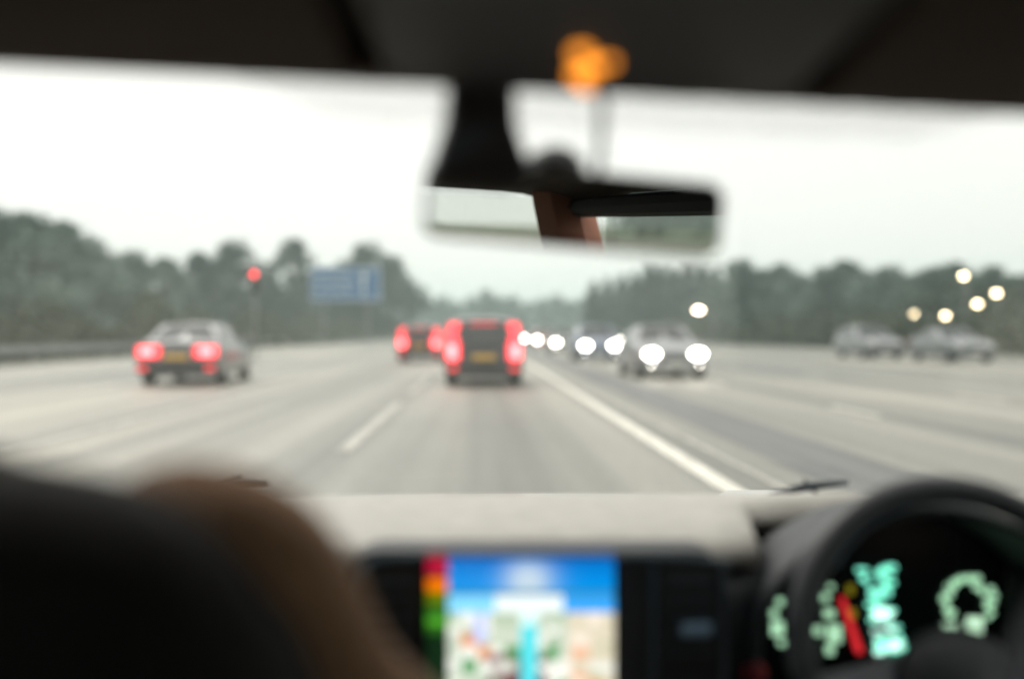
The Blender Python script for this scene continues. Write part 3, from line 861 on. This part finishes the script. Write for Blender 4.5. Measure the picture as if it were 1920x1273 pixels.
MB().box((CX - .62, -1.65, .30), (CX + .62, -.75, .62), .06).build('rear_bench', seatm, cab)
MB().box((CX - .62, -1.62, .6), (CX + .62, -1.42, .98), .06).build('rear_backrest', seatm, cab)
for sx in (-.40, .50):
    st_ = empty('front_seat', (sx, .36, .26)); st_.parent = cab
    MB().box((-.24, .05, .06), (.24, .55, .24), .06, 3).build('seat_cushion', seatm, st_)
    MB().box((-.23, -.07, .2), (.23, .05, .79), .05, 3, Matrix.Rotation(R(6), 4, 'X')).build('backrest', seatm, st_)
    MB().box((-.12, -.13, .83), (.12, -.05, .985) if sx > 0 else (.10, -.05, .975), .035, 3).build('headrest', seatm, st_)
MB().box((-.07, .1, .26), (.12, .95, .60), .03).build('centre_console', shell, cab)

# ------------------------------------------------------------------ people
def skin(name, verts, edges, mm, parent, root=0, sub=2):
    me = bpy.data.meshes.new(name)
    me.from_pydata([v[:3] for v in verts], edges, [])
    o = bpy.data.objects.new(name, me); COL.objects.link(o); o.parent = parent
    md = o.modifiers.new('skin', 'SKIN'); md.use_smooth_shade = True
    for i, v in enumerate(verts):
        r = v[3]; r = r if isinstance(r, tuple) else (r, r)
        me.skin_vertices[0].data[i].radius = r
        me.skin_vertices[0].data[i].use_root = (i == root)
    s_ = o.modifiers.new('sub', 'SUBSURF'); s_.levels = sub; s_.render_levels = sub
    me.materials.append(mm); return o


skinm = mat('skin', (.40, .22, .16), .55)
brown = mat('dark_jacket', (.006, .005, .004), .95, bump=.4, nscale=60)
tan = mat('lit_edge_sleeve', (.24, .13, .065), .9, bump=.4, nscale=60, noise=.15)  # brown cloth, its colour lifted for the skylit edge of the arm
navy = mat('dark_shirt', (.02, .022, .03), .85)
denim = mat('dark_trousers', (.02, .022, .028), .9)
hair_m = mat('dark_hair', (.015, .011, .009), .7)


def person(label, base, inner, outer_hand, jacket, hand_at, elbow, mirror, shoulder=None, sleeve=None):
    """base: hip position; inner = side (+1/-1) of the arm nearest the car's middle"""
    o = empty('person', base); tag(o, label, 'person')
    s = inner
    H = Vector(base)
    def L(p): return Vector(p) - H
    sh = Vector(shoulder) - H if shoulder else Vector((.185 * s, -.02, .455)); el = L(elbow); ha = L(hand_at)
    sh2 = Vector((-.19 * s, -.02, .455)); el2 = Vector((-.27 * s, .12, .22)); ha2 = L(outer_hand)
    V = [(0, 0, 0, (.15, .12)), (0, -.02, .18, (.135, .10)), (0, -.03, .38, (.15, .11)), (0, -.02, .50, (.075, .07)), (0, 0, .57, (.055, .055)),
         (0, .02, .65, (.075, .09)), (0, .02, .74, (.072, .088)),
         (*sh, .066), (*el, .043), (*((el + ha) / 2), .042), (*ha, .028),
         (*sh2, .066), (*el2, .043), (*((el2 + ha2) / 2), .042), (*ha2, .028),
         (.1, .06, -.02, .09), (.12, .44, .06, .065), (.12, .58, -.30, .045), (.12, .66, -.36, .035),
         (-.1, .06, -.02, .09), (-.12, .44, .06, .065), (-.12, .58, -.30, .045), (-.12, .66, -.36, .035)]
    E = [(0, 1), (1, 2), (2, 3), (3, 4), (4, 5), (5, 6), (2, 7), (7, 8), (8, 9), (9, 10), (2, 11), (11, 12), (12, 13), (13, 14),
         (0, 15), (15, 16), (16, 17), (17, 18), (0, 19), (19, 20), (20, 21), (21, 22)]
    # hands: palm + five fingers on each arm
    for hi, (hp, prev) in ((10, (ha, el)), (14, (ha2, el2))):
        d = (hp - prev).normalized(); side = d.cross(Vector((0, 0, 1))).normalized(); dn = side.cross(d).normalized()
        i0 = len(V); V.append((*(hp + d * .05), (.036, .016))); E.append((hi, i0))
        for q, (off, ln) in enumerate(((-.030, .062), (-.010, .074), (.011, .070), (.031, .055))):
            a_ = hp + d * .085 + side * off
            b1 = a_ + d * ln * .5; b2 = b1 - dn * ln * .45 * (1 if dn.z > 0 else -1) + d * ln * .1
            k0 = len(V); V.extend([(*a_, .0095), (*b1, .009), (*b2, .0078)]); E.extend([(i0, k0), (k0, k0 + 1), (k0 + 1, k0 + 2)])
        th = side * (-.04 if (hp.x < 0) else .04) * (-1 if mirror else 1)
        k0 = len(V); V.extend([(*(hp + d * .04 + th), .011), (*(hp + d * .075 + th * 1.5), .0095)]); E.extend([(i0, k0), (k0, k0 + 1)])
    skin('body', V, E, skinm, o)
    # jacket
    JV = [(0, 0, .02, (.165, .135)), (0, -.02, .18, (.152, .118)), (0, -.03, .38, (.165, .125)), (0, -.02, .50, (.082, .078)),
          (*sh, .098 if sleeve else .075), (*(sh + Vector((.030 * s, 0, -.20))), .098) if sleeve else (*(sh * .5 + el * .5), .058), (*(sh2 + Vector((0, 0, .005))), .080), (*el2, .057), (*(el2 + (ha2 - el2) * .85), .040),
          (*(sh * .55 + Vector((0, -.01, .160))), .075)]
    skin('jacket', JV, [(0, 1), (1, 2), (2, 3), (2, 4), (4, 5), (2, 6), (6, 7), (7, 8), (3, 9)], jacket, o)
    if not sleeve:
        skin('sleeve', [(*(sh * .9 + el * .1), .062), (*(sh * .5 + el * .5), .056), (*el, .050), (*(el + (ha - el) * .5), .044), (*(el + (ha - el) * .9), .038)], [(0, 1), (1, 2), (2, 3), (3, 4)], jacket, o)
    else:
        skin('sleeve', [(*(sh + Vector((-.07 * s, .03, .012))), .080), (*(sh + Vector((.026 * s, .05, .004))), .086), (*(sh * .5 + el * .5 + Vector((.010 * s, .04, .0))), .072), (*el, .062), (*(el + (ha - el) * .45), .054), (*(el + (ha - el) * .9), .042)], [(0, 1), (1, 2), (2, 3), (3, 4), (4, 5)], sleeve, o)  # set out past the jacket to draw the lit edge
    skin('trousers', [(0, 0, -.01, (.160, .13)), (.1, .08, -.02, .102), (.12, .44, .065, .078), (.12, .57, -.27, .058), (-.1, .08, -.02, .102), (-.12, .44, .065, .078), (-.12, .57, -.27, .058)],
         [(0, 1), (1, 2), (2, 3), (0, 4), (4, 5), (5, 6)], denim, o)
    MB().sph((0, -.005, .755), .098, (.86, 1.04, 1.0), 20).build('hair', hair_m, o, smooth=True)
    m = MB(); m.sph((-.03, .112, .705), .011); m.sph((.03, .112, .705), .011); m.build('eyes', white, o)
    m = MB(); m.cyl((0, .10, .70), (0, .128, .675), .008, .014); m.build('nose', skinm, o, smooth=True)
    m = MB(); m.box((-.022, .108, .645), (.022, .116, .652), .003); m.build('mouth', mat('lips', (.3, .1, .09), .5), o)
    m = MB(); m.sph((-.082, .02, .70), .026, (.4, .8, 1.2)); m.sph((.082, .02, .70), .026, (.4, .8, 1.2)); m.build('ears', skinm, o, smooth=True)
    return o


person('front passenger in a dark top with brown sleeve, lit-edge tone in its colour, at the left, seen from behind', (-.42, .58, .615), 1, (-.60, .88, .72), brown,
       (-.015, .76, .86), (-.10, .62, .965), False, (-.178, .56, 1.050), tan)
person('driver in a dark top at the right, one hand resting low on the steering wheel', (.50, .50, .56), -1, (.655, .93, .86), navy,
       (.345, .905, .765), (.27, .66, .66), True)

# ------------------------------------------------------------------ haze
hm = bpy.data.materials.new('haze_air'); hm.use_nodes = True; t = hm.node_tree; t.nodes.clear()
o_ = t.nodes.new('ShaderNodeOutputMaterial'); pv = t.nodes.new('ShaderNodeVolumePrincipled')
pv.inputs['Color'].default_value = (.74, .93, .91, 1); pv.inputs['Density'].default_value = .00115; pv.inputs['Anisotropy'].default_value = .2
t.links.new(pv.outputs[0], o_.inputs['Volume'])
hb = MB().box((-880, -480, -1), (880, 1480, 42)).build('haze', hm)
tag(hb, 'pale misty air over the road', 'haze', kind='stuff')
